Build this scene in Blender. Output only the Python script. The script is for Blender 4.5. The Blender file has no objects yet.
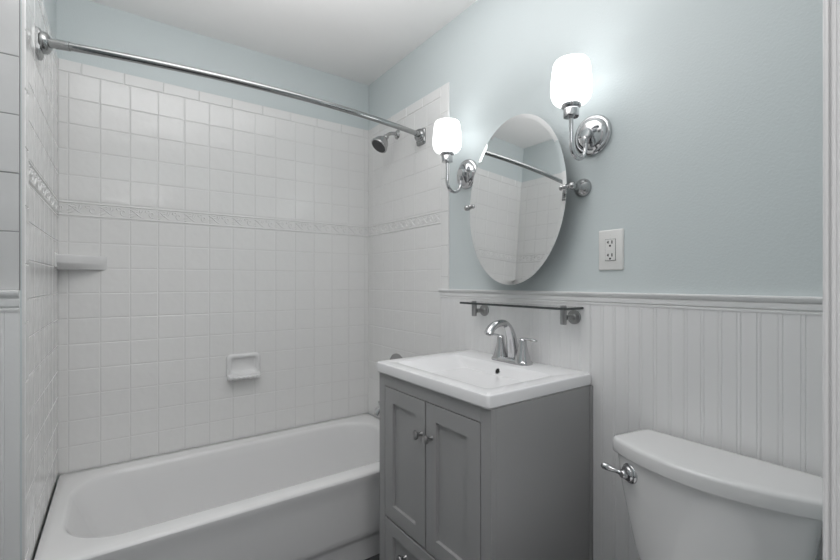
import bpy, bmesh, math, random
from mathutils import Vector, Matrix

random.seed(7)
SC = bpy.context.scene
COL = SC.collection
PI = math.pi

# ------------------------------------------------------------ camera, light
cam_d = bpy.data.cameras.new('camera')
cam_d.sensor_width = 36.0
cam_d.lens = 424.46 / 840 * 36.0
cam_d.shift_y = 2.07 / 840
cam_d.clip_start = 0.01
cam = bpy.data.objects.new('camera', cam_d)
COL.objects.link(cam)
cam.location = (-1.283, -2.357, 1.209)
cam.rotation_euler = (PI / 2, 0, -0.6186)
SC.camera = cam

world = bpy.data.worlds.new('world')
SC.world = world
world.use_nodes = True
world.node_tree.nodes['Background'].inputs['Color'].default_value = (1.0, 0.985, 0.99, 1)
world.node_tree.nodes['Background'].inputs['Strength'].default_value = 0.45

def area_light(name, loc, rot, sx, sy, power, color=(1, 1, 1)):
    d = bpy.data.lights.new(name, 'AREA')
    d.shape = 'RECTANGLE'; d.size = sx; d.size_y = sy; d.energy = power; d.color = color
    o = bpy.data.objects.new(name, d); COL.objects.link(o)
    o.location = loc; o.rotation_euler = rot
    return o
# added fill lights: from the hall side, from overhead, and up at the ceiling
area_light('hall_fill', (-1.15, -3.0, 2.38), (math.radians(35), 0, 0), 0.7, 0.7, 9.0, (1.0, 0.985, 0.99))  # fill added through the doorway
area_light('overhead_fill', (-0.95, -1.45, 2.43), (0, 0, 0), 1.35, 1.2, 5.0, (1.0, 0.985, 0.99))  # unseen overhead fill, added to make up for the dimmed sconces
area_light('upward_fill', (-1.05, -1.3, 1.95), (PI, 0, 0), 0.7, 0.6, 13.2, (1.0, 0.985, 0.99))  # unseen fill added to brighten the ceiling and upper walls
SHADE_EMIT = 2.1

SC.view_settings.view_transform = 'Standard'
SC.view_settings.look = 'None'
SC.view_settings.gamma = 1.0
SC.view_settings.use_curve_mapping = False
SC.view_settings.exposure = 0.0

# ------------------------------------------------------------ materials
def srgb(r, g, b):
    f = lambda v: (v / 255 / 12.92) if v / 255 <= 0.04045 else ((v / 255 + 0.055) / 1.055) ** 2.4
    return (f(r), f(g), f(b), 1.0)

def mat(name, color, rough=0.5, metal=0.0, noise=0.0, nscale=8.0, bump=0.0, bscale=30.0,
        emit=None, trans=0.0, ior=1.5, coat=0.0, detail=3.0, spec=0.5, coords='Object'):
    m = bpy.data.materials.new(name)
    m.use_nodes = True
    nt = m.node_tree; N = nt.nodes; L = nt.links
    p = N['Principled BSDF']
    p.inputs['Base Color'].default_value = color
    p.inputs['Roughness'].default_value = rough
    p.inputs['Metallic'].default_value = metal
    p.inputs['IOR'].default_value = ior
    p.inputs['Specular IOR Level'].default_value = spec
    p.inputs['Transmission Weight'].default_value = trans
    p.inputs['Coat Weight'].default_value = coat
    p.inputs['Coat Roughness'].default_value = 0.04
    tc = N.new('ShaderNodeTexCoord')
    nz = N.new('ShaderNodeTexNoise'); nz.inputs['Scale'].default_value = nscale
    nz.inputs['Detail'].default_value = detail
    L.new(tc.outputs[coords], nz.inputs['Vector'])
    mx = N.new('ShaderNodeMixRGB'); mx.blend_type = 'MIX'
    mx.inputs['Color1'].default_value = color
    mx.inputs['Color2'].default_value = (color[0] * (1 - noise), color[1] * (1 - noise), color[2] * (1 - noise), 1)
    L.new(nz.outputs['Fac'], mx.inputs['Fac'])
    L.new(mx.outputs['Color'], p.inputs['Base Color'])
    if bump > 0:
        nb = N.new('ShaderNodeTexNoise'); nb.inputs['Scale'].default_value = bscale
        nb.inputs['Detail'].default_value = 2.0
        L.new(tc.outputs[coords], nb.inputs['Vector'])
        b = N.new('ShaderNodeBump'); b.inputs['Strength'].default_value = 1.0
        b.inputs['Distance'].default_value = bump
        L.new(nb.outputs['Fac'], b.inputs['Height'])
        L.new(b.outputs['Normal'], p.inputs['Normal'])
        if coat > 0: L.new(b.outputs['Normal'], p.inputs['Coat Normal'])
    if emit:
        p.inputs['Emission Color'].default_value = emit[0]
        p.inputs['Emission Strength'].default_value = emit[1]
    return m

M_PAINT = mat('blue_grey_wall_paint', srgb(209, 217, 218), 0.36, noise=0.02, nscale=3, bump=0.0006, bscale=160, spec=0.35)
M_CEIL = mat('white_ceiling_paint', srgb(243, 243, 242), 0.85, noise=0.02, bump=0.0006, bscale=120)
M_TILE = mat('glazed_white_tile', srgb(236, 236, 235), 0.09, noise=0.02, nscale=5, bump=0.0016, bscale=17, spec=0.5)
M_GROUT = mat('white_grout', srgb(228, 228, 227), 0.8, noise=0.05, nscale=60)
M_SGROUT = mat('grey_tile_joint', srgb(150, 150, 150), 0.8, noise=0.05, nscale=60)
M_STONE = mat('grey_marbled_tile', srgb(218, 218, 218), 0.35, noise=0.16, nscale=11, detail=8)
M_TRIM = mat('white_satin_trim_paint', srgb(238, 238, 238), 0.35, noise=0.01, bump=0.0002, bscale=60)
M_BEAD = mat('white_beadboard_paint', srgb(234, 234, 234), 0.45, noise=0.015, bump=0.0003, bscale=70)
M_ENAMEL = mat('white_tub_enamel', srgb(234, 234, 234), 0.16, noise=0.01, bump=0.0003, bscale=6)
M_PORC = mat('white_porcelain', srgb(230, 230, 230), 0.06, noise=0.005, nscale=2, spec=0.75)
M_SINK = mat('white_ceramic_sink', srgb(236, 236, 237), 0.12, noise=0.005, nscale=2)
M_CAB = mat('grey_cabinet_paint', srgb(160, 160, 160), 0.42, noise=0.06, nscale=4, bump=0.00015, bscale=90)
M_GAP = mat('dark_gap_shade', srgb(30, 30, 30), 0.8, noise=0.05)  # near-black colour standing in for shade inside narrow gaps
M_CHROME = mat('polished_chrome', (0.60, 0.60, 0.61, 1), 0.08, metal=1.0, noise=0.02)
M_ROD = mat('satin_rod_chrome', (0.36, 0.37, 0.37, 1), 0.16, metal=1.0, noise=0.03, nscale=20)
M_NICKEL = mat('brushed_nickel', (0.36, 0.36, 0.36, 1), 0.30, metal=1.0, noise=0.06, nscale=60)
M_STEEL = mat('satin_steel', (0.46, 0.46, 0.46, 1), 0.22, metal=1.0, noise=0.04, nscale=30)
M_MIRROR = mat('mirror_silver', (0.86, 0.87, 0.87, 1), 0.012, metal=1.0)
M_MBACK = mat('mirror_backing', srgb(80, 82, 84), 0.6, noise=0.05)
M_GLASS = mat('clear_shelf_glass', (0.93, 0.97, 0.96, 1), 0.03, trans=1.0, ior=1.5)
M_GEDGE = mat('dark_polished_glass_edge', srgb(62, 66, 66), 0.15, noise=0.05)
M_SHADE = mat('lit_opal_glass', (0.9, 0.9, 0.9, 1), 0.3, emit=((0.98, 0.995, 1.0, 1), SHADE_EMIT))
M_PLAST = mat('white_plastic', srgb(232, 232, 230), 0.3, noise=0.01)
M_BLACK = mat('black_slot', srgb(22, 22, 22), 0.6, noise=0.05)
M_RUBBER = mat('dark_spray_face', srgb(72, 72, 74), 0.45, noise=0.35, nscale=160)
M_FLOOR = mat('dark_slate_floor', srgb(74, 74, 77), 0.45, noise=0.3, nscale=9, detail=6)

# ------------------------------------------------------------ helpers
def obj(name, bm, m, parent=None, smooth=False, angle=40):
    """link a bmesh given in world coordinates as ONE mesh object"""
    bmesh.ops.recalc_face_normals(bm, faces=bm.faces)
    me = bpy.data.meshes.new(name)
    off = Vector((0, 0, 0))
    p = parent
    while p is not None:
        off += p.location; p = p.parent
    if parent is None:
        pass
    bmesh.ops.translate(bm, verts=bm.verts, vec=-off)
    bm.to_mesh(me); bm.free()
    for mm in (m if isinstance(m, (list, tuple)) else [m]):
        me.materials.append(mm)
    if smooth:
        for f in me.polygons: f.use_smooth = True
        try: me.set_sharp_from_angle(angle=math.radians(angle))
        except Exception: pass
    o = bpy.data.objects.new(name, me); COL.objects.link(o)
    if parent is not None: o.parent = parent
    return o

def tag(o, label=None, cat=None, group=None, kind=None):
    if label: o['label'] = label
    if cat: o['category'] = cat
    if group: o['group'] = group
    if kind: o['kind'] = kind
    return o

def thing(name, label, cat, loc, group=None):
    o = bpy.data.objects.new(name, None); COL.objects.link(o)
    o.empty_display_size = 0.05
    o.location = loc
    return tag(o, label, cat, group)

def box(bm, x0, x1, y0, y1, z0, z1, bev=0.0, seg=2):
    vs = [bm.verts.new((x, y, z)) for x in (x0, x1) for y in (y0, y1) for z in (z0, z1)]
    fs = [(0, 1, 3, 2), (4, 6, 7, 5), (0, 4, 5, 1), (2, 3, 7, 6), (0, 2, 6, 4), (1, 5, 7, 3)]
    faces = [bm.faces.new([vs[i] for i in f]) for f in fs]
    if bev > 0:
        edges = list({e for f in faces for e in f.edges})
        bmesh.ops.bevel(bm, geom=edges, offset=bev, segments=seg, affect='EDGES', profile=0.5)
    return bm

def frame_from(d):
    d = d.normalized()
    up = Vector((0, 0, 1)) if abs(d.z) < 0.95 else Vector((0, 1, 0))
    a = d.cross(up).normalized(); b = d.cross(a).normalized()
    return a, b

def lathe(bm, profile, origin, axis, n=32, cap=True):
    """profile: list of (radius, distance along axis)"""
    o = Vector(origin); d = Vector(axis).normalized()
    a, b = frame_from(d)
    rings = []
    for r, h in profile:
        if r <= 1e-6:
            rings.append([bm.verts.new(o + d * h)])
        else:
            rings.append([bm.verts.new(o + d * h + (a * math.cos(2 * PI * k / n) + b * math.sin(2 * PI * k / n)) * r) for k in range(n)])
    for r0, r1 in zip(rings, rings[1:]):
        for k in range(n):
            k2 = (k + 1) % n
            if len(r0) == 1 and len(r1) == 1: continue
            if len(r0) == 1: bm.faces.new((r0[0], r1[k], r1[k2]))
            elif len(r1) == 1: bm.faces.new((r0[k], r1[0], r0[k2]))
            else: bm.faces.new((r0[k], r1[k], r1[k2], r0[k2]))
    if cap:
        for r in (rings[0], rings[-1]):
            if len(r) > 2: bm.faces.new(r)
    return bm

def sweep(bm, pts, radii, n=16, flat=None, side=None, cap=True):
    """tube along points; radii may be number or list; flat = list of scale across second axis"""
    pts = [Vector(p) for p in pts]
    if not isinstance(radii, (list, tuple)): radii = [radii] * len(pts)
    if flat is None: flat = [1.0] * len(pts)
    rings = []
    prev = None
    for i, p in enumerate(pts):
        t = (pts[min(i + 1, len(pts) - 1)] - pts[max(i - 1, 0)]).normalized()
        if prev is None:
            if side is not None:
                a = Vector(side); a = (a - t * a.dot(t)).normalized()
            else: a, _ = frame_from(t)
        else:
            a = (prev - t * prev.dot(t)).normalized()
        b = t.cross(a).normalized(); prev = a
        rings.append([bm.verts.new(p + a * math.cos(2 * PI * k / n) * radii[i] + b * math.sin(2 * PI * k / n) * radii[i] * flat[i]) for k in range(n)])
    for r0, r1 in zip(rings, rings[1:]):
        for k in range(n):
            k2 = (k + 1) % n
            bm.faces.new((r0[k], r1[k], r1[k2], r0[k2]))
    if cap:
        bm.faces.new(rings[0]); bm.faces.new(rings[-1])
    return bm

def bezier(p0, p1, p2, p3, n=12):
    p0, p1, p2, p3 = map(Vector, (p0, p1, p2, p3))
    out = []
    for i in range(n + 1):
        t = i / n; s = 1 - t
        out.append(p0 * s**3 + p1 * 3 * s * s * t + p2 * 3 * s * t * t + p3 * t**3)
    return out

def loft(bm, rings, cap0=True, cap1=True):
    vr = [[bm.verts.new(p) for p in r] for r in rings]
    n = len(vr[0])
    for a, b in zip(vr, vr[1:]):
        for k in range(n):
            k2 = (k + 1) % n
            bm.faces.new((a[k], b[k], b[k2], a[k2]))
    if cap0: bm.faces.new(vr[0])
    if cap1: bm.faces.new(vr[-1])
    return vr

def rrect(x0, x1, y0, y1, r, n=8):
    """rounded rectangle, fixed number of points, counter-clockwise"""
    pts = []
    for cx, cy, a0 in ((x1 - r, y1 - r, 0), (x0 + r, y1 - r, 90), (x0 + r, y0 + r, 180), (x1 - r, y0 + r, 270)):
        for k in range(n + 1):
            a = math.radians(a0 + 90 * k / n)
            pts.append((cx + r * math.cos(a), cy + r * math.sin(a)))
    return pts

def prism(bm, prof, axis, a0, a1):
    """extrude a closed 2D profile along an axis. axis 'x': prof=(y,z); 'y': (x,z); 'z': (x,y)"""
    def P(u, v, a):
        return {'x': (a, u, v), 'y': (u, a, v), 'z': (u, v, a)}[axis]
    loft(bm, [[P(u, v, a0) for u, v in prof], [P(u, v, a1) for u, v in prof]])
    return bm

# ------------------------------------------------------------ dimensions
WL = -1.496            # alcove's left end wall
ZC = 2.443             # ceiling
RIM = 0.394            # tub rim
YF = -2.238            # front (door) wall
YR = -0.785            # front end of the alcove's left wall
P = 0.1095             # tile pitch
Z_B0 = RIM + 10 * P; Z_B1 = Z_B0 + 0.070      # relief border
Z_T = Z_B1 + 5 * P; Z_TOP = Z_T + 0.052       # tile top
RT0, RT1 = 1.134, 1.176                       # chair rail

# ------------------------------------------------------------ structure
def struct(name, bm, m, **k):
    return tag(obj(name, bm, m, **k), kind='structure')

w_back = struct('wall_back', box(bmesh.new(), -2.3, 0.0, 0.0, 0.1, 0, ZC), M_PAINT)
w_right = struct('wall_right', box(bmesh.new(), 0.0, 0.1, YF - 0.1, 0.1, 0, ZC), M_PAINT)
w_left = struct('wall_left', box(bmesh.new(), -2.3, WL, YR, 0.0, 0, ZC), M_PAINT)
struct('wall_entry_side', box(bmesh.new(), -2.4, -2.3, YF - 0.1, 0.1, 0, ZC), M_PAINT)
DX0, DX1, DZ = -1.41, -0.6, 2.05
bm = bmesh.new()
box(bm, DX1 + 0.006, 0.0, YF - 0.1, YF, 0, ZC)
box(bm, -2.3, DX0 - 0.006, YF - 0.1, YF, 0, ZC)
box(bm, DX0 - 0.006, DX1 + 0.006, YF - 0.1, YF, DZ + 0.006, ZC)
struct('wall_front', bm, M_PAINT)
struct('ceiling', box(bmesh.new(), -2.4, 0.1, YF - 0.1, 0.1, ZC, ZC + 0.08), M_CEIL)
struct('floor', box(bmesh.new(), -2.4, 0.1, -3.6, 0.1, -0.08, 0.0), M_FLOOR)

# door lining and casing around the doorway the picture is taken from
bm = bmesh.new()
def casing_prof(x_in, s, yf):   # (x,y) profile, s = direction away from the opening
    q = [(0, 0), (0, 0.0015), (0.0012, 0.003), (0.0004, 0.0036), (0, 0.0045), (0, 0.0065), (0.0015, 0.0072), (0.0035, 0.0085), (0.0030, 0.0098), (0.0006, 0.0103), (-0.0004, 0.0118), (0.0002, 0.0138), (0.0022, 0.015), (0.010, 0.015), (0.018, 0.0125), (0.026, 0.0125), (0.040, 0.017), (0.056, 0.018), (0.060, 0.015), (0.060, 0)]
    return [(x_in + s * u, yf + v) for u, v in q]
prism(bm, casing_prof(DX1, 1, YF), 'z', 0, DZ + 0.06)
prism(bm, casing_prof(DX0, -1, YF), 'z', 0, DZ + 0.06)
box(bm, DX0, DX1, YF, YF + 0.015, DZ, DZ + 0.06, 0.003)
box(bm, DX1 + 0.0055, DX1 + 0.006, YF - 0.1, YF, 0, DZ)
box(bm, DX0 - 0.006, DX0 - 0.0055, YF - 0.1, YF, 0, DZ)
d1 = struct('door_1', bm, M_TRIM)

# ---- wall tile panels
def tile(bm, u0, u1, v0, v1, put, t=0.0062, g=0.0012, b=0.0026, mi=0):
    """one tile: flat glazed face with rounded edges, put(u,v,h) -> 3D"""
    u0 += g; u1 -= g; v0 += g; v1 -= g
    if u1 - u0 < 3 * b or v1 - v0 < 3 * b: b = min(u1 - u0, v1 - v0) * 0.25
    tu = random.uniform(-1, 1) * 0.0035; tv = random.uniform(-1, 1) * 0.0035
    du = (u0 + u1) / 2; dv = (v0 + v1) / 2
    rings = []
    for ins, h in ((0, 0.0), (0, t * 0.55), (b * 0.35, t * 0.87), (b, t)):
        ring = []
        for u, v in ((u0 + ins, v0 + ins), (u1 - ins, v0 + ins), (u1 - ins, v1 - ins), (u0 + ins, v1 - ins)):
            hh = h + (tu * (u - du) + tv * (v - dv) if h > 0 else 0)
            ring.append(bm.verts.new(put(u, v, hh)))
        rings.append(ring)
    for a, c in zip(rings, rings[1:]):
        for k in range(4):
            f = bm.faces.new((a[k], c[k], c[(k + 1) % 4], a[(k + 1) % 4])); f.material_index = mi
    f = bm.faces.new(rings[-1]); f.material_index = mi

def grout_slab(bm, u0, u1, v0, v1, put, t=0.0050):
    vs = [bm.verts.new(put(u, v, h)) for h in (0.0, t) for (u, v) in ((u0, v0), (u1, v0), (u1, v1), (u0, v1))]
    for f in ((0, 1, 2, 3), (4, 5, 6, 7), (0, 1, 5, 4), (1, 2, 6, 5), (2, 3, 7, 6), (3, 0, 4, 7)):
        ff = bm.faces.new([vs[i] for i in f]); ff.material_index = 1

ROWS = [(RIM + i * P, RIM + (i + 1) * P) for i in range(10)] + [(Z_B1 + i * P, Z_B1 + (i + 1) * P) for i in range(5)]

def tile_wall(parent, put, cols, rowmin, border_cols, top_joints, edge=None):
    """cols: list of (u0,u1); top_joints: list of (u0,u1); edge: (u0,u1,vjoints)"""
    bm = bmesh.new()
    for v0, v1 in ROWS:
        if v1 <= rowmin: continue
        for u0, u1 in cols:
            if u1 - u0 > 0.008: tile(bm, u0, u1, v0, v1, put)
    U0 = min(c[0] for c in cols); U1 = max(c[1] for c in cols)
    grout_slab(bm, U0, U1, RIM - 0.003, Z_B0, put); grout_slab(bm, U0, U1, Z_B1, Z_T, put)
    obj('tile_field', bm, [M_TILE, M_GROUT], parent)
    bm = bmesh.new()
    for u0, u1 in top_joints: tile(bm, u0, u1, Z_T, Z_TOP, put, t=0.0075)
    grout_slab(bm, U0, U1, Z_T, Z_TOP - 0.001, put)
    if edge:
        for v0, v1 in edge[2]: tile(bm, edge[0], edge[1], v0, v1, put, t=0.0075)
        grout_slab(bm, edge[0], edge[1], edge[2][0][0], edge[2][-1][1] - 0.001, put)
    obj('edge_tiles', bm, [M_TILE, M_GROUT], parent)
    # relief border: strip with fillets and a running vine
    bm = bmesh.new()
    n = len(border_cols)
    for u0, u1 in border_cols:
        tile(bm, u0, u1, Z_B0, Z_B1, put, t=0.0058, b=0.002)
    grout_slab(bm, U0, U1, Z_B0, Z_B1, put)
    def rib(pts, rad):
        rr = []
        for i, (u, v) in enumerate(pts):
            ua, va = pts[max(i - 1, 0)]; ub, vb = pts[min(i + 1, len(pts) - 1)]
            tx, tz = ub - ua, vb - va; l = math.hypot(tx, tz) or 1
            nx, nz = -tz / l, tx / l
            r = rad * (0.45 + 0.55 * math.sin(PI * (i + 0.5) / len(pts))) if rad < 0.0034 else rad
            rr.append([bm.verts.new(put(u + nx * r, v + nz * r, 0.0054)), bm.verts.new(put(u, v, 0.0056 + r * 0.95)), bm.verts.new(put(u - nx * r, v - nz * r, 0.0054))])
        for a, b in zip(rr, rr[1:]):
            bm.faces.new((a[0], b[0], b[1], a[1])); bm.faces.new((a[1], b[1], b[2], a[2]))
    zc = (Z_B0 + Z_B1) / 2
    rib([(U0, Z_B1 - 0.008), (U1, Z_B1 - 0.008)], 0.0036)
    rib([(U0, Z_B0 + 0.008), (U1, Z_B0 + 0.008)], 0.0036)
    rep = 0.1095
    k = 0
    u = U0 - 0.02
    while u < U1:
        def clip(pts):
            return [p for p in pts if U0 + 0.004 < p[0] < U1 - 0.004]
        curves = []
        # scroll, stem and three leaves
        A = lambda n: [q / n for q in range(n + 1)]
        curves.append([(u + 0.030 + math.cos(a) * r, zc + math.sin(a) * r) for a, r in [(q * 0.42 - 0.6, 0.003 + 0.00095 * q) for q in range(16)]])
        curves.append([(u + 0.046 + 0.060 * t, zc + 0.018 * math.cos(PI * t)) for t in A(12)])
        curves.append([(u + 0.060 + 0.022 * t, zc + 0.012 + 0.004 * t + 0.006 * math.sin(PI * t)) for t in A(6)])
        curves.append([(u + 0.064 + 0.020 * t, zc + 0.010 - 0.002 * t) for t in A(6)])
        curves.append([(u + 0.074 - 0.022 * t, zc - 0.006 - 0.010 * t - 0.004 * math.sin(PI * t)) for t in A(6)])
        curves.append([(u + 0.066 - 0.016 * t, zc + 0.002 - 0.010 * t) for t in A(6)])
        curves.append([(u + 0.094 + 0.012 * t, zc - 0.002 + 0.018 * t) for t in A(6)])
        curves.append([(u + 0.090 + 0.004 * t, zc + 0.002 + 0.018 * t) for t in A(6)])
        curves.append([(u + 0.012 + 0.008 * math.cos(a), zc + 0.013 + 0.006 * math.sin(a)) for a in [q * 0.7 for q in range(8)]])
        for c in curves:
            c = clip(c)
            if len(c) > 2: rib(c, 0.0033)
        u += rep; k += 1
    obj('relief_border', bm, [M_TILE, M_GROUT], parent)

# back wall
gx = [-0.0327 - P * i for i in range(14)]
edges = [WL + 0.006] + gx[::-1] + [-0.006]
cols = list(zip(edges, edges[1:]))
tj = []
x = -1.412 - 0.1525
while x < -0.006:
    tj.append((max(x, WL + 0.006), min(x + 0.1525, -0.006))); x += 0.1525
tj = [t for t in tj if t[1] - t[0] > 0.01]
tile_wall(w_back, lambda u, v, h: (u, -h, v), cols, RIM, cols, tj)
# right wall (u runs away from the corner)
gy = [0.0, 0.0785] + [0.188 + P * i for i in range(6)]
gy[-1] = 0.739
cols = list(zip(gy, gy[1:]))
tj = [(0.0, 0.13)] + [(0.13 + 0.1525 * i, 0.13 + 0.1525 * (i + 1)) for i in range(4)]
tj[-1] = (tj[-1][0], 0.739)
ev = [(RT1 - 0.003, 1.233), (1.233, 1.384), (1.384, 1.546)]
z = 1.546
while z < Z_TOP - 0.02:
    ev.append((z, min(z + 0.1585, Z_TOP))); z += 0.1585
tile_wall(w_right, lambda u, v, h: (-h, -u, v), cols, RIM, cols, tj, (0.739, 0.796, ev))
# left wall
gy = [0.0, 0.073] + [0.073 + P * i for i in range(1, 7)]
cols = list(zip(gy, gy[1:]))
tj = [(0.1525 * i, min(0.1525 * (i + 1), 0.73)) for i in range(5)]
ev = [(RIM, 0.455)]
z = 0.455
while z < Z_TOP - 0.02:
    ev.append((z, min(z + 0.1605, Z_TOP))); z += 0.1605
tile_wall(w_left, lambda u, v, h: (WL + h, -u, v), cols, RIM, cols, tj, (0.73, 0.785, ev))

# return beside the alcove: marbled tile above, rail, boards below
bm = bmesh.new()
put = lambda u, v, h: (u, YR - h, v)
for r in range(8):
    v0 = 1.187 + 0.158 * r; v1 = min(v0 + 0.158, ZC)
    for c in range(3):
        u1 = WL - 0.004 - 0.32 * c
        tile(bm, max(u1 - 0.32, -2.29), u1, v0, v1, put, t=0.006, g=0.001, b=0.0012)
grout_slab(bm, -2.29, WL - 0.003, 1.187, ZC, put)
obj('marbled_tiles', bm, [M_STONE, M_SGROUT], w_left)

def rail_prof(s=1.0, z0=RT0, z1=RT1):
    """(depth, z) of the chair rail, depth positive into the room"""
    h = (z1 - z0) / 0.042
    q = [(0, 0), (0.007, 0), (0.0085, 0.003), (0.0085, 0.006), (0.006, 0.0085), (0.0105, 0.0115), (0.012, 0.019), (0.012, 0.024),
         (0.009, 0.0265), (0.014, 0.0285), (0.018, 0.033), (0.020, 0.038), (0.0195, 0.041), (0.0175, 0.042), (0, 0.042)]
    return [(d, z0 + v * h) for d, v in q]
bm = prism(bmesh.new(), [(-d, v) for d, v in rail_prof()], 'y', YF, -0.735)
struct('trim_1', bm, M_TRIM, smooth=True, angle=30)
bm = prism(bmesh.new(), [(YR - d, v) for d, v in rail_prof(1, 1.128, 1.187)], 'x', -2.29, WL - 0.004)
struct('trim_2', bm, M_TRIM, smooth=True, angle=30)

def bead_profile(u0, u1, ph, thick=0.006, pitch=0.0412, seams=()):
    """(u, depth) surface polyline of beadboard: two fine grooves around a bead"""
    pts = [(u0, thick)]
    g = []
    k = math.ceil((u0 + 0.005 - ph) / pitch)
    while ph + k * pitch < u1 - 0.006:
        g.append(ph + k * pitch); k += 1
    for c in g:
        for s in (-0.0042, 0.0042):
            pts += [(c + s - 0.0012, thick), (c + s - 0.0003, thick - 0.0012), (c + s + 0.0003, thick - 0.0012), (c + s + 0.0012, thick)]
            if s < 0: pts += [(c, thick + 0.0003)]
    for c in seams:
        pts += [(c - 0.0016, thick), (c - 0.0005, thick - 0.0022), (c + 0.0005, thick - 0.0022), (c + 0.0016, thick)]
    pts.sort()
    pts.append((u1, thick))
    return [(u0, 0)] + pts + [(u1, 0)]
prof = bead_profile(0.7405, -YF - 0.0002, 1.5805, seams=(1.5385,))
bm = prism(bmesh.new(), [(-d, -u) for u, d in prof], 'z', 0, RT0 + 0.002)
obj('beadboard', bm, M_BEAD, w_right)
prof = bead_profile(-WL + 0.004, 2.29, 1.535)
bm = prism(bmesh.new(), [(-u, YR - d) for u, d in prof], 'z', 0, 1.13)
obj('beadboard', bm, M_BEAD, w_left)

# ------------------------------------------------------------ bathtub
def build_tub():
    t = thing('bathtub', 'white enamelled alcove bathtub with a plain sloping apron under the tiled walls', 'bathtub', (-0.748, -0.38, 0))
    bm = bmesh.new()
    n = 12
    def ring(x0, x1, y0, y1, r, z): return [(a, b, z) for a, b in rrect(x0, x1, y0, y1, r, n)]
    X0, X1, Y0, Y1 = -1.487, -0.008, -0.750, -0.008
    rings = [ring(X0, X1, Y0, Y1, 0.006, RIM - 0.012),
             ring(X0 + .002, X1 - .002, Y0 + .003, Y1 - .002, 0.008, RIM - 0.004),
             ring(X0 + .006, X1 - .006, Y0 + .012, Y1 - .006, 0.012, RIM - 0.0005),
             ring(X0 + .03, X1 - .03, Y0 + .04, Y1 - .03, 0.10, RIM)]
    ix0, ix1, iy0, iy1 = -1.437, -0.085, -0.676, -0.088
    for ins, z in ((-0.004, RIM), (0.004, RIM - 0.002), (0.010, RIM - 0.008), (0.015, RIM - 0.018)):
        rings.append(ring(ix0 + ins, ix1 - ins, iy0 + ins, iy1 - ins, 0.185 - ins, z))
    for f, z in ((0.08, 0.34), (0.22, 0.27), (0.40, 0.19), (0.60, 0.125), (0.80, 0.085), (0.93, 0.068), (1.05, 0.062)):
        a = 0.015 + 0.20 * f; b = 0.015 + 0.085 * f; c = 0.015 + 0.075 * f
        rings.append(ring(ix0 + a, ix1 - b, iy0 + c, iy1 - c, max(0.17 - 0.03 * f, 0.05), z))
    rings.append(ring(ix0 + 0.5, ix1 - 0.4, iy0 + 0.25, iy1 - 0.25, 0.03, 0.058))
    loft(bm, rings, cap0=False, cap1=True)
    # apron: sweep of its profile along x
    prof = [(-0.750, RIM - 0.012), (-0.750, 0.366), (-0.746, 0.350), (-0.742, 0.30), (-0.738, 0.22), (-0.735, 0.14), (-0.733, 0.120),
            (-0.728, 0.108), (-0.722, 0.10), (-0.720, 0.09), (-0.714, 0.04), (-0.711, 0.0), (-0.690, 0.0), (-0.700, 0.360)]
    prism(bm, prof, 'x', X0, X1)
    obj('tub_body', bm, M_ENAMEL, t, smooth=True, angle=50)
    bm = lathe(bmesh.new(), [(0.036, 0), (0.036, 0.004), (0.030, 0.008), (0, 0.009)], (-0.118, -0.385, 0.25), (-1, 0, 0.3), 28)
    obj('overflow_plate', bm, M_CHROME, t, smooth=True)
    bm = lathe(bmesh.new(), [(0.030, 0), (0.030, 0.004), (0.022, 0.006), (0.018, 0.003), (0, 0.003)], (-0.36, -0.385, 0.062), (0, 0, 1), 28)
    obj('drain', bm, M_CHROME, t, smooth=True)
build_tub()

# ------------------------------------------------------------ tub fittings
t = thing('tub_spout', 'chrome tub spout mostly hidden behind the left side of the grey cabinet', 'faucet', (-0.005, -0.345, 0.535))
bm = bmesh.new()
sweep(bm, [(-0.006, -.345, .535), (-0.03, -.345, .535), (-0.07, -.345, .533), (-0.105, -.345, .525), (-0.128, -.345, .507), (-0.137, -.345, .485)],
      [0.027, 0.027, 0.026, 0.025, 0.022, 0.018], 20)
obj('spout', bm, M_CHROME, t, smooth=True)
bm = lathe(bmesh.new(), [(0.007, 0), (0.007, 0.012), (0.010, 0.016), (0.010, 0.024), (0, 0.027)], (-0.118, -.345, 0.535), (0, 0, 1), 16)
obj('diverter_knob', bm, M_CHROME, t, smooth=True)

t = thing('shower_valve', 'round chrome shower valve peeking over the left end of the white sink', 'faucet', (-0.008, -0.372, 0.765))
bm = lathe(bmesh.new(), [(0.088, 0), (0.088, 0.004), (0.080, 0.010), (0.035, 0.014), (0, 0.014)], (-0.0062, -.345, .720), (-1, 0, 0), 40)
obj('escutcheon', bm, M_STEEL, t, smooth=True)
bm = lathe(bmesh.new(), [(0.030, 0), (0.030, 0.035), (0.026, 0.042), (0, 0.044)], (-0.019, -.345, .720), (-1, 0, 0), 28)
obj('handle_hub', bm, M_CHROME, t, smooth=True)
bm = sweep(bmesh.new(), [(-0.052, -.345, .72), (-0.056, -.345, .69), (-0.062, -.345, .645)], [0.010, 0.009, 0.007], 12)
obj('lever', bm, M_CHROME, t, smooth=True)

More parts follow.
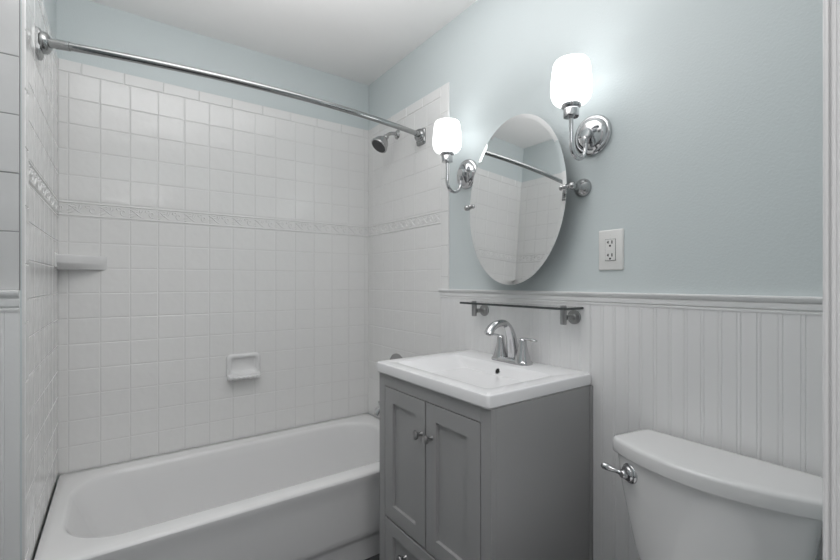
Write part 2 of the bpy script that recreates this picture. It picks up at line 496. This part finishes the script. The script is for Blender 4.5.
t = thing('wall_shower', 'brushed steel shower head on a short bent arm under the curtain rod', 'shower', (-0.008, -0.347, 2.035))
bm = lathe(bmesh.new(), [(0.026, 0), (0.026, 0.003), (0.018, 0.010), (0.011, 0.013)], (-0.0062, -.347, 2.035), (-1, 0, 0), 28)
obj('flange', bm, M_STEEL, t, smooth=True)
hd = Vector((-0.62, 0, -0.785)).normalized()
a0 = Vector((-0.070, -.347, 2.021))
bm = sweep(bmesh.new(), [(-0.006, -.347, 2.035), (-0.030, -.347, 2.036), (-0.045, -.347, 2.034), (-0.058, -.347, 2.029), tuple(a0), tuple(a0 + hd * 0.014)], 0.0095, 16)
obj('arm', bm, M_STEEL, t, smooth=True)
bm = lathe(bmesh.new(), [(0.011, 0), (0.015, 0.004), (0.015, 0.014), (0.013, 0.018), (0.018, 0.024), (0.030, 0.035), (0.039, 0.049), (0.044, 0.067), (0.048, 0.074), (0.049, 0.082), (0.046, 0.0855), (0.041, 0.085)], tuple(a0 + hd * 0.010), hd, 36)
h = obj('head', bm, M_STEEL, t, smooth=True, angle=50)
bm = lathe(bmesh.new(), [(0.0415, 0), (0.0415, 0.0015), (0, 0.003)], tuple(a0 + hd * 0.0945), hd, 32)
o = obj('spray_face', bm, M_RUBBER, h); o['label'] = 'dark grey round spray face'

# ------------------------------------------------------------ shower curtain rod
t = thing('shower_curtain_rod', 'chrome bowed shower curtain rod spanning the alcove above the bathtub', 'curtain rod', (-0.748, -0.60, 1.953))
ZR = 1.960
def rod_y(x):
    q = (x + 0.748) / 0.742
    return -0.588 - 0.085 * (1 - q * q)
pts = [(x, rod_y(x), ZR) for x in [-1.425 + i * (1.375 / 40) for i in range(41)]]
obj('rod', sweep(bmesh.new(), pts, 0.0125, 18), M_ROD, t, smooth=True)
pts = [(x, rod_y(x), ZR) for x in [-1.470 + i * 0.0125 for i in range(6)]]
obj('outer_tube', sweep(bmesh.new(), pts, 0.0145, 18), M_ROD, t, smooth=True)
pts = [(x, rod_y(x), ZR) for x in [-0.062 + i * 0.01 for i in range(5)]]
obj('outer_tube', sweep(bmesh.new(), pts, 0.0145, 18), M_ROD, t, smooth=True)
for xw, s in ((WL + 0.0062, 1), (-0.0062, -1)):
    bm = bmesh.new()
    rr = []
    for ins, d in ((0, 0), (0, 0.007), (0.003, 0.011), (0.010, 0.015), (0.014, 0.016)):
        rr.append([(xw + s * d, y, zz) for y, zz in rrect(-0.578 - 0.036 + ins, -0.578 + 0.036 - ins, ZR - 0.045 + ins, ZR + 0.037 - ins, 0.012, 5)])
    loft(bm, rr)
    obj('flange', bm, M_ROD, t)
    bm = bmesh.new()
    lathe(bm, [(0.033, 0.0), (0.033, 0.006), (0.030, 0.013), (0.022, 0.018), (0.016, 0.019)], (xw + s * 0.0155, -0.586, ZR), (s, -0.16, 0), 28)
    obj('end_socket', bm, M_ROD, t, smooth=True)

# ------------------------------------------------------------ ceramic fittings
t = thing('ceramic_shelf', 'white ceramic corner shelf high in the left corner of the tiled alcove', 'shelf', (-1.45, -0.04, 1.262))
def corner_ring(dl, dr, z, ins=0.0, bow=0.010, n=10):
    """plan of the corner shelf: dl deep along the left wall, dr long along the back wall"""
    xc, yc = WL + 0.0066 + ins, -0.0066 - ins
    a = (xc, -dl + ins); b = (WL + dr - ins, yc)
    pts = [(xc, yc, z)]
    for q in range(n + 1):
        k = q / n
        o = bow * 4 * k * (1 - k) * 0.7
        pts.append((a[0] + (b[0] - a[0]) * k + o * 0.6, a[1] + (b[1] - a[1]) * k - o * 0.8, z))
    return pts
bm = bmesh.new()
loft(bm, [corner_ring(0.060, 0.160, 1.2615), corner_ring(0.072, 0.171, 1.2640), corner_ring(0.122, 0.173, 1.2845), corner_ring(0.1270, 0.174, 1.2890),
          corner_ring(0.1320, 0.174, 1.3180), corner_ring(0.1300, 0.172, 1.3215), corner_ring(0.125, 0.166, 1.3220, 0.002), corner_ring(0.117, 0.156, 1.3100, 0.004), corner_ring(0.110, 0.148, 1.3085, 0.008)])
obj('shelf_tray', bm, M_PORC, t, smooth=True, angle=22)
bm = bmesh.new()
rr = []
for ins, x in ((0, WL + 0.0064), (0, WL + 0.0105), (0.002, WL + 0.012)):
    rr.append([(x, y, z) for y, z in rrect(-0.140 + ins, -0.0066, 1.268 + ins, 1.329 - ins, 0.006, 4)])
loft(bm, rr)
obj('end_flange', bm, M_PORC, t, smooth=True, angle=30)

t = thing('soap_dish', 'small white ceramic soap dish with a ribbed lip low on the tiled back wall', 'soap dish', (-0.745, -0.006, 0.70))
bm = bmesh.new()
sx0, sx1, sz0, sz1 = -0.832, -0.664, 0.712, 0.836
rings = []
for ins, y in ((0, -0.0062), (0, -0.014), (0.003, -0.021), (0.010, -0.026)):
    rings.append([(x, y, zz) for x, zz in rrect(sx0 + ins, sx1 - ins, sz0 + ins, sz1 - ins, 0.022, 6)])
for ins, y in ((0.018, -0.024), (0.023, -0.016), (0.028, -0.009)):
    rings.append([(x, y, zz) for x, zz in rrect(sx0 + ins, sx1 - ins, sz0 + ins + 0.010, sz1 - ins, 0.014, 6)])
loft(bm, rings)
obj('back_frame', bm, M_PORC, t, smooth=True, angle=50)
bm = bmesh.new()
secs = []
for i in range(29):
    q = i / 28; x = sx0 + 0.004 + (sx1 - sx0 - 0.008) * q
    e = 0.020 * (abs(2 * q - 1) ** 6)
    rb = 0.0022 * math.cos(q * 2 * PI * 7)
    prof = [(-0.010, 0.716), (-0.040 + e, 0.706), (-0.062 + e, 0.712 + rb), (-0.066 + e, 0.722 + rb), (-0.060 + e, 0.729 + rb), (-0.048 + e, 0.727), (-0.030, 0.732), (-0.010, 0.742)]
    secs.append([(x, y, zz) for y, zz in prof])
loft(bm, secs)
obj('dish_lip', bm, M_PORC, t, smooth=True, angle=60)

# ------------------------------------------------------------ vanity cabinet
VY0, VY1 = -1.5435, -0.948     # right (near) and left side
VX = -0.470                   # front face
ZT = 0.8675                    # cabinet top
def vanity():
    t = thing('vanity_cabinet', 'grey painted vanity cabinet with two panelled doors and a drawer under the sink', 'cabinet', (-0.23, -1.246, 0))
    bm = bmesh.new()
    box(bm, -0.452, -0.006, VY0, VY0 + 0.018, 0.10, ZT, 0.001, 1)       # sides
    box(bm, -0.452, -0.006, VY1 - 0.018, VY1, 0.10, ZT, 0.001, 1)
    box(bm, -0.022, -0.006, VY0 - 0.005, VY0 + 0.03, 0.0, ZT, 0.001, 1)  # filler at the wall
    box(bm, -0.024, -0.010, VY0 + 0.018, VY1 - 0.018, 0.10, ZT)
    box(bm, -0.452, -0.024, VY0 + 0.018, VY1 - 0.018, 0.10, 0.118)
    box(bm, -0.40, -0.38, VY0, VY1, 0.0, 0.10)
    for y in (VY0 + 0.022, VY1 - 0.022):                               # feet
        for x in (-0.443, -0.035):
            box(bm, x - 0.022, x + 0.022, y - 0.022, y + 0.022, 0.0, 0.10, 0.002, 1)
    obj('carcass', bm, M_CAB, t)
    # face frame
    bm = bmesh.new()
    y_l, y_r = -0.987, -1.503
    box(bm, VX, -0.452, y_l, VY1, 0.10, ZT, 0.0008, 1)
    box(bm, VX, -0.452, VY0, y_r, 0.10, ZT, 0.0008, 1)
    box(bm, VX, -0.452, y_r, y_l, 0.823, ZT, 0.0008, 1)
    box(bm, VX, -0.452, y_r, y_l, 0.10, 0.118, 0.0008, 1)
    obj('face_frame', bm, M_CAB, t)
    bm = box(bmesh.new(), -0.4519, -0.4516, y_r, y_l, 0.118, 0.823)  # added sheet, its dark colour plays the shade behind the door gaps
    o = obj('gap_shade_sheet', bm, M_GAP, t); o['label'] = 'added dark sheet standing in for shade in the door gaps'
    def panel(name, ya, yb, za, zb, st, sr):
        """inset frame-and-panel leaf; ya > yb"""
        g = 0.0030
        ya -= g; yb += g; za += g; zb -= g
        bm = bmesh.new()
        rg = [[(-0.453, y, z) for y, z in ((ya, za), (yb, za), (yb, zb), (ya, zb))]]
        for ins, x in ((0, VX + 0.0012), (0.0012, VX)):
            rg.append([(x, y, z) for y, z in ((ya - ins, za + ins), (yb + ins, za + ins), (yb + ins, zb - ins), (ya - ins, zb - ins))])
        for i2, x in ((0.0, VX), (0.0012, VX + 0.0105)):
            rg.append([(x, y, z) for y, z in ((ya - st - i2, za + sr + i2), (yb + st + i2, za + sr + i2), (yb + st + i2, zb - sr - i2), (ya - st - i2, zb - sr - i2))])
        loft(bm, rg)
        return obj(name, bm, M_CAB, t)
    def knob(y, z, par):
        bm = lathe(bmesh.new(), [(0.0085, 0), (0.0075, 0.003), (0.0055, 0.008), (0.0055, 0.014), (0.009, 0.018), (0.0135, 0.021), (0.0145, 0.025), (0.013, 0.029), (0.007, 0.031), (0, 0.0315)], (VX, y, z), (-1, 0, 0), 24)
        o = obj('knob', bm, M_NICKEL, par, smooth=True); o['label'] = 'small brushed metal knob'
    ym = -1.245
    dl = panel('door', y_l, ym, 0.338, 0.823, 0.053, 0.053)
    dr = panel('door', ym, y_r, 0.338, 0.823, 0.053, 0.053)
    dw = panel('drawer', y_l, y_r, 0.118, 0.336, 0.053, 0.048)
    knob(-1.222, 0.711, dl); knob(-1.278, 0.713, dr); knob(-1.128, 0.255, dw); knob(-1.362, 0.255, dw)
vanity()

# ------------------------------------------------------------ sink top
def sink():
    t = thing('vanity_sink_top', 'white ceramic sink top with rectangular basin on the grey vanity cabinet', 'sink', (-0.24, -1.246, ZT))
    bm = bmesh.new()
    n = 8
    x0, x1, y0, y1 = -0.484, -0.0065, -1.5465, -0.944
    z1 = 0.908
    def R(a, b, c, d, r, z): return [(p, q, z) for p, q in rrect(a, b, c, d, r, n)]
    rings = [R(x0 + .006, x1, y0 + .006, y1 - .006, .010, ZT + 0.0005), R(x0 + .001, x1, y0 + .001, y1 - .001, .011, ZT + 0.006), R(x0, x1, y0, y1, .012, z1 - .008),
             R(x0 + .0015, x1, y0 + .0015, y1 - .0015, .012, z1 - .003), R(x0 + .005, x1 - .001, y0 + .005, y1 - .005, .012, z1),
             R(x0 + .022, x1 - .02, y0 + .022, y1 - .022, .02, z1)]
    bx0, bx1, by0, by1 = -0.434, -0.134, -1.494, -1.004
    for ins, z, r in ((0, z1, .020), (.003, z1 - .0012, .020), (.006, z1 - .004, .020)):
        rings.append(R(bx0 + ins, bx1 - ins, by0 + ins, by1 - ins, r, z))
    for f in (0.12, 0.3, 0.5, 0.7, 0.88, 1.0):
        # back slope steep, ends shallow
        e = 0.006 + 0.160 * f ** 0.9; bk = 0.006 + 0.050 * f ** 1.3; fr = 0.006 + 0.095 * f ** 0.9
        z = z1 - .004 - 0.105 * (f ** 1.15)
        rings.append(R(bx0 + fr, bx1 - bk, by0 + e, by1 - e, .020 + .03 * f, z))
    rings.append(R(-0.30, -0.22, -1.29, -1.20, .03, z1 - .114))
    loft(bm, rings)
    obj('basin_top', bm, M_SINK, t, smooth=True, angle=32)
    c = Vector((-0.1470, -1.254, 0.8815)); d = Vector((-0.92, 0, 0.40)).normalized()
    bm = lathe(bmesh.new(), [(0.0125, -0.002), (0.0125, 0.0015), (0.0105, 0.0028), (0.0085, 0.0022)], c, d, 24)
    r = obj('overflow_ring', bm, M_CHROME, t, smooth=True)
    bm = lathe(bmesh.new(), [(0.0092, 0.0), (0.0092, 0.0024), (0, 0.0025)], c, d, 20)
    o = obj('overflow_hole', bm, M_BLACK, r); o['label'] = 'dark round overflow opening'
    bm = lathe(bmesh.new(), [(0.030, 0), (0.030, 0.003), (0.024, 0.006), (0.016, 0.008), (0, 0.009)], (-0.26, -1.246, z1 - .1142), (0, 0, 1), 28)
    obj('drain', bm, M_CHROME, t, smooth=True)
sink()

# ------------------------------------------------------------ faucet
def faucet():
    zb = 0.9085
    cx, cy = -0.073, -1.252
    t = thing('sink_faucet', 'chrome two handle faucet with a tall curved spout on the sink deck', 'faucet', (cx, cy, zb))
    bm = bmesh.new()
    rr = []
    for ins, z in ((0, zb), (0, zb + .006), (0.003, zb + .012), (0.006, zb + .0155), (0.010, zb + 0.0165)):
        rr.append([(x, y, z) for x, y in rrect(cx - .030 + ins, cx + .030 - ins, cy - .089 + ins, cy + .089 - ins, .024 - ins * 0.6, 6)])
    loft(bm, rr)
    obj('base_plate', bm, M_CHROME, t, smooth=True, angle=35)
    for s in (-1, 1):
        hy = cy + s * 0.0535
        bm = lathe(bmesh.new(), [(0.0305, 0), (0.0303, 0.006), (0.0275, 0.018), (0.0232, 0.032), (0.0190, 0.048), (0.0160, 0.062), (0.0142, 0.072), (0.0140, 0.082), (0.0120, 0.088), (0.006, 0.092), (0, 0.093)], (cx, hy + s * 0.001, zb + 0.004), (0, 0, 1), 28)
        h = obj('handle', bm, M_CHROME, t, smooth=True, angle=50)
        pts = bezier((cx, hy - s * 0.004, zb + .089), (cx, hy + s * 0.015, zb + .096), (cx, hy + s * 0.030, zb + .095), (cx, hy + s * 0.058, zb + .092), 10)
        pts.append(Vector((cx, hy + s * 0.063, zb + .090)))
        rad = [0.0085, 0.0088, 0.0085, 0.008, 0.0076, 0.0074, 0.0076, 0.008, 0.0086, 0.0088, 0.0075, ]
        rad = rad[:len(pts)]
        bm = sweep(bmesh.new(), pts, [rad[min(i, len(rad) - 1)] for i in range(len(pts))], 14, flat=[0.52] * len(pts), side=(1, 0, 0))
        obj('lever', bm, M_CHROME, h, smooth=True)
    # spout: stout at the base, arched, tapering and dropping over the basin
    p = bezier((cx + 0.012, cy, zb + .010), (cx + 0.004, cy, zb + .075), (cx - 0.003, cy, zb + .150), (cx - 0.052, cy, zb + .149), 14)
    p += bezier((cx - 0.052, cy, zb + .149), (cx - 0.092, cy, zb + .148), (cx - 0.112, cy, zb + .132), (cx - 0.120, cy, zb + .112), 10)[1:]
    m = len(p)
    rad = []
    for i in range(m):
        q = i / (m - 1)
        rad.append(0.0265 - 0.0120 * min(1, q / 0.45) + (0.0042 * max(0, (q - 0.6) / 0.4)))
    bm = sweep(bmesh.new(), p, rad, 20, flat=[0.95 - 0.12 * (i / (m - 1)) for i in range(m)], side=(0, 1, 0))
    s = obj('spout', bm, M_CHROME, t, smooth=True, angle=50)
    dn = (p[-1] - p[-2]).normalized()
    bm = lathe(bmesh.new(), [(0.0105, 0), (0.0105, 0.004), (0.008, 0.005)], p[-1] - dn * 0.001, dn, 20)
    obj('aerator', bm, M_NICKEL, s, smooth=True)
    bm = sweep(bmesh.new(), [(cx + 0.026, cy, zb + .014), (cx + 0.0265, cy, zb + .05)], 0.003, 10)
    lathe(bm, [(0.003, 0), (0.0055, 0.002), (0.0055, 0.008), (0, 0.010)], (cx + 0.0265, cy, zb + .049), (0, 0, 1), 14)
    obj('lift_rod', bm, M_CHROME, t, smooth=True)
faucet()

# ------------------------------------------------------------ glass shelf
t = thing('glass_shelf', 'clear glass shelf on two round metal brackets above the faucet', 'shelf', (-0.06, -1.255, 1.118))
bm = bmesh.new()
rg = []
SX0, SX1, SY0, SY1 = -0.108, -0.0085, -1.517, -0.991
for ins, z in ((0.0012, 1.1178), (0, 1.119), (0, 1.1246), (0.0012, 1.1258)):
    rg.append([(x, y, z) for x, y in rrect(SX0 + ins, SX1 - ins, SY0 + ins, SY1 - ins, 0.006, 4)])
loft(bm, rg)
bm.faces.ensure_lookup_table()
for f in bm.faces:
    nrm = f.normal if f.normal.length else None
    f.normal_update()
    if abs(f.normal.z) < 0.9: f.material_index = 1
o = obj('glass_pane', bm, [M_GLASS, M_GEDGE], t)
for y in (-1.041, -1.478):
    bm = lathe(bmesh.new(), [(0.0245, 0), (0.0245, 0.006), (0.023, 0.008), (0.012, 0.0085), (0.009, 0.012), (0.009, 0.05)], (-0.0064, y, 1.089), (-1, 0, 0), 28)
    b = obj('bracket', bm, M_NICKEL, t, smooth=True, angle=35)
    bm = lathe(bmesh.new(), [(0.0095, 0), (0.0105, 0.0015), (0.0105, 0.051)], (-0.068, y, 1.0668), (0, 0, 1), 24)
    obj('post', bm, M_NICKEL, b, smooth=True, angle=35)
    bm = lathe(bmesh.new(), [(0.0105, 0), (0.0105, 0.0035), (0.009, 0.0045), (0, 0.005)], (-0.068, y, 1.1259), (0, 0, 1), 24)
    obj('clamp_cap', bm, M_NICKEL, b, smooth=True, angle=35)

# ------------------------------------------------------------ oval mirror
def mirror():
    CY, CZ = -1.2485, 1.520
    ax, az = 0.2385, 0.322
    xm = -0.062
    t = thing('oval_mirror', 'oval frameless mirror held by two metal pivots on the blue grey wall', 'mirror', (xm, CY, CZ))
    tilt = math.radians(MIRROR_TILT)
    def pt(u, v, d):      # u along wall, v up, d out of the wall; rotate about horizontal axis
        d2 = d * math.cos(tilt) - v * math.sin(tilt)
        v2 = v * math.cos(tilt) + d * math.sin(tilt)
        return (xm - d2, CY + u, CZ + v2)
    n = 96
    def el(k, d):
        return [pt(math.cos(2 * PI * i / n) * (ax - k), math.sin(2 * PI * i / n) * (az - k), d) for i in range(n)]
    bm = bmesh.new(); loft(bm, [el(0.016, 0.0), el(0.0145, 0.0030)])
    o = obj('mirror_glass', bm, M_MIRROR, t)
    bm = bmesh.new()
    a = el(0.015, 0.0030); b = el(0.0, 0.0025); c = el(0.0, 0.0002); d = el(0.015, 0.0)
    vr = loft(bm, [d, c, b, a], cap0=False, cap1=False)
    obj('bevelled_rim', bm, M_MIRROR, t)
    bm = bmesh.new(); loft(bm, [el(0.006, -0.006), el(0.004, 0.0)])
    obj('backing', bm, M_MBACK, t)
    for s in (-1, 1):
        y = CY + s * 0.259
        z = CZ + 0.007
        bm = lathe(bmesh.new(), [(0.031, 0), (0.031, 0.004), (0.029, 0.010), (0.022, 0.018), (0.013, 0.026), (0.0095, 0.036), (0.009, 0.050), (0.0115, 0.055), (0.0125, 0.061), (0.011, 0.068), (0.006, 0.072), (0, 0.073)], (-0.0002, y, z), (-1, 0, 0), 28)
        p = obj('pivot_post', bm, M_STEEL, t, smooth=True)
        bm = lathe(bmesh.new(), [(0.006, 0), (0.006, 0.018), (0.010, 0.021), (0.011, 0.026), (0.008, 0.031), (0.008, 0.036), (0.0105, 0.040), (0.009, 0.046), (0, 0.048)], (xm + 0.0, y, z), (0, -s, 0), 20)
        obj('pivot_knob', bm, M_STEEL, p, smooth=True)
MIRROR_TILT = 2.6
mirror()

# ------------------------------------------------------------ sconces
def sconce(y, label):
    ZP = 1.694
    xs = -0.120
    t = thing('wall_sconce', label, 'wall lamp', (0, y, ZP), 'pair of sconces beside the oval mirror')
    bm = lathe(bmesh.new(), [(0.066, 0), (0.0665, 0.004), (0.065, 0.009), (0.060, 0.0125), (0.056, 0.013), (0.053, 0.0125), (0.050, 0.016), (0.047, 0.0205), (0.040, 0.0235), (0.022, 0.026), (0.019, 0.027)], (-0.0002, y, ZP), (-1, 0, 0), 48)
    bp = obj('backplate', bm, M_CHROME, t, smooth=True, angle=40)
    for s in (-1, 1):
        bm = lathe(bmesh.new(), [(0.0045, 0), (0.0045, 0.004), (0.003, 0.006), (0, 0.0065)], (-0.0215, y + s * 0.036, ZP), (-1, 0, 0), 14)
        obj('screw', bm, M_NICKEL, bp, smooth=True)
    bm = lathe(bmesh.new(), [(0.0175, 0), (0.0175, 0.020), (0.0165, 0.0225), (0, 0.0235)], (-0.024, y, ZP), (-1, 0, 0), 28)
    box(bm, -0.052, -0.034, y - 0.008, y + 0.008, ZP - 0.034, ZP - 0.012, 0.002, 2)
    obj('arm_hub', bm, M_CHROME, t, smooth=True, angle=35)
    pts = [(-0.043, y, ZP - 0.020), (-0.043, y, 1.648)]
    r = (0.120 - 0.043) / 2
    cxm = -0.043 - r
    pts += [(cxm + r * math.cos(a), y, 1.646 - r * 1.08 * math.sin(a)) for a in [i * PI / 16 for i in range(17)]]
    pts += [(xs, y, 1.655), (xs, y, 1.69), (xs, y, 1.735)]
    obj('arm', sweep(bmesh.new(), pts, 0.0068, 16), M_CHROME, t, smooth=True)
    bm = lathe(bmesh.new(), [(0.010, 0), (0.0225, 0.001), (0.0240, 0.003), (0.0240, 0.026), (0.0230, 0.028), (0.0230, 0.030), (0.0290, 0.032), (0.0305, 0.035), (0.0305, 0.039), (0.029, 0.041), (0.020, 0.0415)], (xs, y, 1.7275), (0, 0, 1), 32)
    obj('socket_cup', bm, M_CHROME, t, smooth=True, angle=35)
    out = [(0.020, 1.7695), (0.036, 1.7690), (0.049, 1.775), (0.057, 1.785), (0.0612, 1.798), (0.0625, 1.814), (0.0622, 1.830), (0.0607, 1.850), (0.0585, 1.870), (0.0560, 1.886), (0.0538, 1.896), (0.0510, 1.9015)]
    inn = [(r0 - 0.004, zz + (0.003 if i < 3 else 0)) for i, (r0, zz) in enumerate(out)][::-1]
    bm = lathe(bmesh.new(), [(r0, zz) for r0, zz in out + inn], (xs, y, 0), (0, 0, 1), 40, cap=False)
    o = obj('glass_shade', bm, M_SHADE, t, smooth=True, angle=60); o['label'] = 'glowing opal glass shade'
sconce(-0.926, 'lit chrome sconce with opal glass shade, beside the tile edge, left of mirror')
sconce(-1.544, 'lit chrome sconce with opal glass shade, right of mirror, above the outlet')

# ------------------------------------------------------------ outlet
def outlet():
    y0, y1, z0, z1 = -1.650, -1.566, 1.247, 1.376
    cy, cz = (y0 + y1) / 2, (z0 + z1) / 2
    t = thing('electrical_outlet', 'white duplex outlet in a plain cover plate on the blue grey wall', 'outlet', (0, cy, cz))
    bm = bmesh.new(); rr = []
    for ins, x in ((0, -0.0002), (0, -0.003), (0.0015, -0.005), (0.004, -0.0062)):
        rr.append([(x, a, b) for a, b in rrect(y0 + ins, y1 - ins, z0 + ins, z1 - ins, 0.004, 4)])
    loft(bm, rr)
    obj('cover_plate', bm, M_PLAST, t, smooth=True, angle=30)
    bm = bmesh.new(); rr = []
    hw, hh = 0.0166, 0.0335
    for ins, x in ((0, -0.006), (0, -0.0078), (0.0006, -0.0084)):
        rr.append([(x, a, b) for a, b in rrect(cy - hw + ins, cy + hw - ins, cz - hh + ins, cz + hh - ins, 0.002, 3)])
    loft(bm, rr)
    f = obj('receptacle', bm, M_PLAST, t)
    bm = box(bmesh.new(), -0.0066, -0.0062, cy - hw - .001, cy + hw + .001, cz - hh - .001, cz + hh + .001)
    obj('receptacle_gap', bm, M_GAP, t)
    for s in (1, -1):
        zz = cz + s * 0.0205
        for dy, hgt in ((0.0065, 0.0042), (-0.0065, 0.0050)):
            bm = box(bmesh.new(), -0.0088, -0.0083, cy + dy - .0017, cy + dy + .0017, zz - hgt + .004, zz + hgt + .004)
            if dy > 0: box(bm, -0.0088, -0.0083, cy + dy - .0013, cy + dy + .004, zz + .0028, zz + .0052)
            obj('slot', bm, M_BLACK, f)
        bm = lathe(bmesh.new(), [(0.0033, 0), (0.0033, 0.0005)], (-0.0083, cy, zz - 0.0075), (-1, 0, 0), 14)
        obj('slot', bm, M_BLACK, f)
        bm = box(bmesh.new(), -0.0092, -0.0083, cy + s * 0.006 - .005, cy + s * 0.006 + .005, cz - 0.0022, cz + 0.0022, 0.0004, 1)
        obj('test_button', bm, M_PLAST, f)
        bm = lathe(bmesh.new(), [(0.003, 0), (0.003, 0.0006), (0, 0.001)], (-0.0062, cy, cz + s * 0.048), (-1, 0, 0), 14)
        obj('screw', bm, M_PLAST, t)
outlet()

# ------------------------------------------------------------ toilet
def dshape(hb, hf, xb, xf, bow, rb=0.02, rf=0.022, cy=-1.925, nb=6, nf=24):
    """tank outline, counter-clockwise from back-left; hb/hf half widths at back and front"""
    pts = []
    # corner arcs by quadratic blending
    def corner(p, a, b, n):
        out = []
        for i in range(n + 1):
            s = i / n
            out.append(((1 - s)**2 * a[0] + 2 * s * (1 - s) * p[0] + s * s * b[0], (1 - s)**2 * a[1] + 2 * s * (1 - s) * p[1] + s * s * b[1]))
        return out
    def toward(p, q, d):
        l = math.hypot(q[0] - p[0], q[1] - p[1]); return (p[0] + (q[0] - p[0]) * d / l, p[1] + (q[1] - p[1]) * d / l)
    BL = (xb, cy + hb); FL = (xf, cy + hf); FR = (xf, cy - hf); BR = (xb, cy - hb)
    def fx(y):
        q = (y - cy) / hf
        return xf - bow * (1 - q * q)
    pts += corner(BL, toward(BL, BR, rb), toward(BL, FL, rb), nb)
    a = toward(FL, BL, rf); yb = cy + hf - rf
    pts += corner(FL, a, (fx(yb), yb), nb)
    for i in range(1, nf):
        y = yb - 2 * (hf - rf) * i / nf
        pts.append((fx(y), y))
    pts += corner(FR, (fx(cy - hf + rf), cy - hf + rf), toward(FR, BR, rf), nb)
    pts += corner(BR, toward(BR, FR, rb), toward(BR, BL, rb), nb)
    return pts

def toilet():
    CY = -1.925
    t = thing('toilet', 'white two piece toilet with a bowed tank and chrome lever right of the vanity', 'toilet', (-0.35, CY, 0))
    bm = bmesh.new()
    rings = []
    for z, hb, hf, xb, xf, bow in ((0.405, 0.110, 0.120, -0.050, -0.130, 0.030), (0.415, 0.122, 0.132, -0.042, -0.142, 0.034), (0.45, 0.142, 0.153, -0.034, -0.148, 0.038),
                                   (0.50, 0.156, 0.169, -0.030, -0.151, 0.042), (0.58, 0.172, 0.187, -0.027, -0.155, 0.045), (0.66, 0.186, 0.2025, -0.025, -0.158, 0.048), (0.742, 0.194, 0.2130, -0.024, -0.161, 0.050)):
        rings.append([(x, y, z) for x, y in dshape(hb, hf, xb, xf, bow)])
    loft(bm, rings)
    obj('tank', bm, M_PORC, t, smooth=True, angle=50)
    bm = bmesh.new(); rings = []
    for ins, z in ((0.004, 0.7425), (0.0008, 0.744), (0, 0.747), (0, 0.773), (0.0012, 0.7775), (0.0045, 0.7808), (0.010, 0.7820), (0.024, 0.7824)):
        rings.append([(x, y, z) for x, y in dshape(0.197 - ins, 0.2230 - ins, -0.018 - ins, -0.163 + ins, 0.064, 0.014, 0.014)])
    loft(bm, rings)
    obj('tank_lid', bm, M_PORC, t, smooth=True, angle=60)
    # flush lever on the front left of the tank
    ly, lz = -1.7640, 0.703
    q = (ly - CY) / 0.2015
    lx = -0.1597 - 0.049 * (1 - q * q)
    dn = Vector((-1, 0.42, 0)).normalized()
    o3 = Vector((lx, ly, lz)) - dn * 0.004
    bm = lathe(bmesh.new(), [(0.0265, 0), (0.0265, 0.005), (0.0245, 0.009), (0.0205, 0.011), (0.0205, 0.014), (0.017, 0.018), (0.012, 0.020), (0.0115, 0.028), (0.009, 0.032), (0, 0.034)], o3, dn, 32)
    fl = obj('flush_lever', bm, M_CHROME, t, smooth=True, angle=45); fl['label'] = 'chrome flush lever on a round rosette'
    pv = o3 + dn * 0.025
    sd = Vector((-0.32, 1, 0.22)).normalized()
    pts = [pv, pv + sd * 0.011, pv + sd * 0.018, pv + sd * 0.030, pv + sd * 0.042, pv + sd * 0.051, pv + sd * 0.056]
    bm = sweep(bmesh.new(), pts, [0.0075, 0.006, 0.0055, 0.0078, 0.0095, 0.0092, 0.005], 16)
    obj('lever_arm', bm, M_CHROME, fl, smooth=True)
    # bowl, seat and closed lid in front of the tank
    def egg(x0, x1, hw, z, n=48, sh=0.12):
        out = []
        xc = (x0 + x1) / 2; a = (x0 - x1) / 2
        for i in range(n):
            th = 2 * PI * i / n
            cx_ = math.cos(th); w = hw * (1 + sh * cx_ * 0.6)
            out.append((xc + a * cx_, CY + w * math.sin(th) * (abs(math.sin(th)) ** -0.12 if abs(math.sin(th)) > 1e-4 else 0), z))
        return out
    bm = bmesh.new()
    loft(bm, [egg(-0.12, -0.52, 0.105, 0.0), egg(-0.12, -0.52, 0.105, 0.03), egg(-0.13, -0.50, 0.098, 0.10), egg(-0.12, -0.54, 0.110, 0.19), egg(-0.09, -0.64, 0.150, 0.29), egg(-0.06, -0.70, 0.180, 0.36), egg(-0.05, -0.712, 0.186, 0.395), egg(-0.055, -0.708, 0.183, 0.403)])
    obj('bowl', bm, M_PORC, t, smooth=True, angle=60)
    bm = bmesh.new()
    loft(bm, [egg(-0.225, -0.715, 0.184, 0.404), egg(-0.222, -0.720, 0.188, 0.408), egg(-0.222, -0.720, 0.188, 0.418), egg(-0.225, -0.717, 0.185, 0.422)])
    obj('seat', bm, M_PORC, t, smooth=True, angle=60)
    bm = bmesh.new()
    loft(bm, [egg(-0.225, -0.717, 0.185, 0.4225), egg(-0.222, -0.720, 0.188, 0.426), egg(-0.224, -0.718, 0.186, 0.436), egg(-0.235, -0.705, 0.174, 0.442), egg(-0.30, -0.62, 0.11, 0.446)])
    obj('seat_lid', bm, M_PORC, t, smooth=True, angle=60)
toilet()
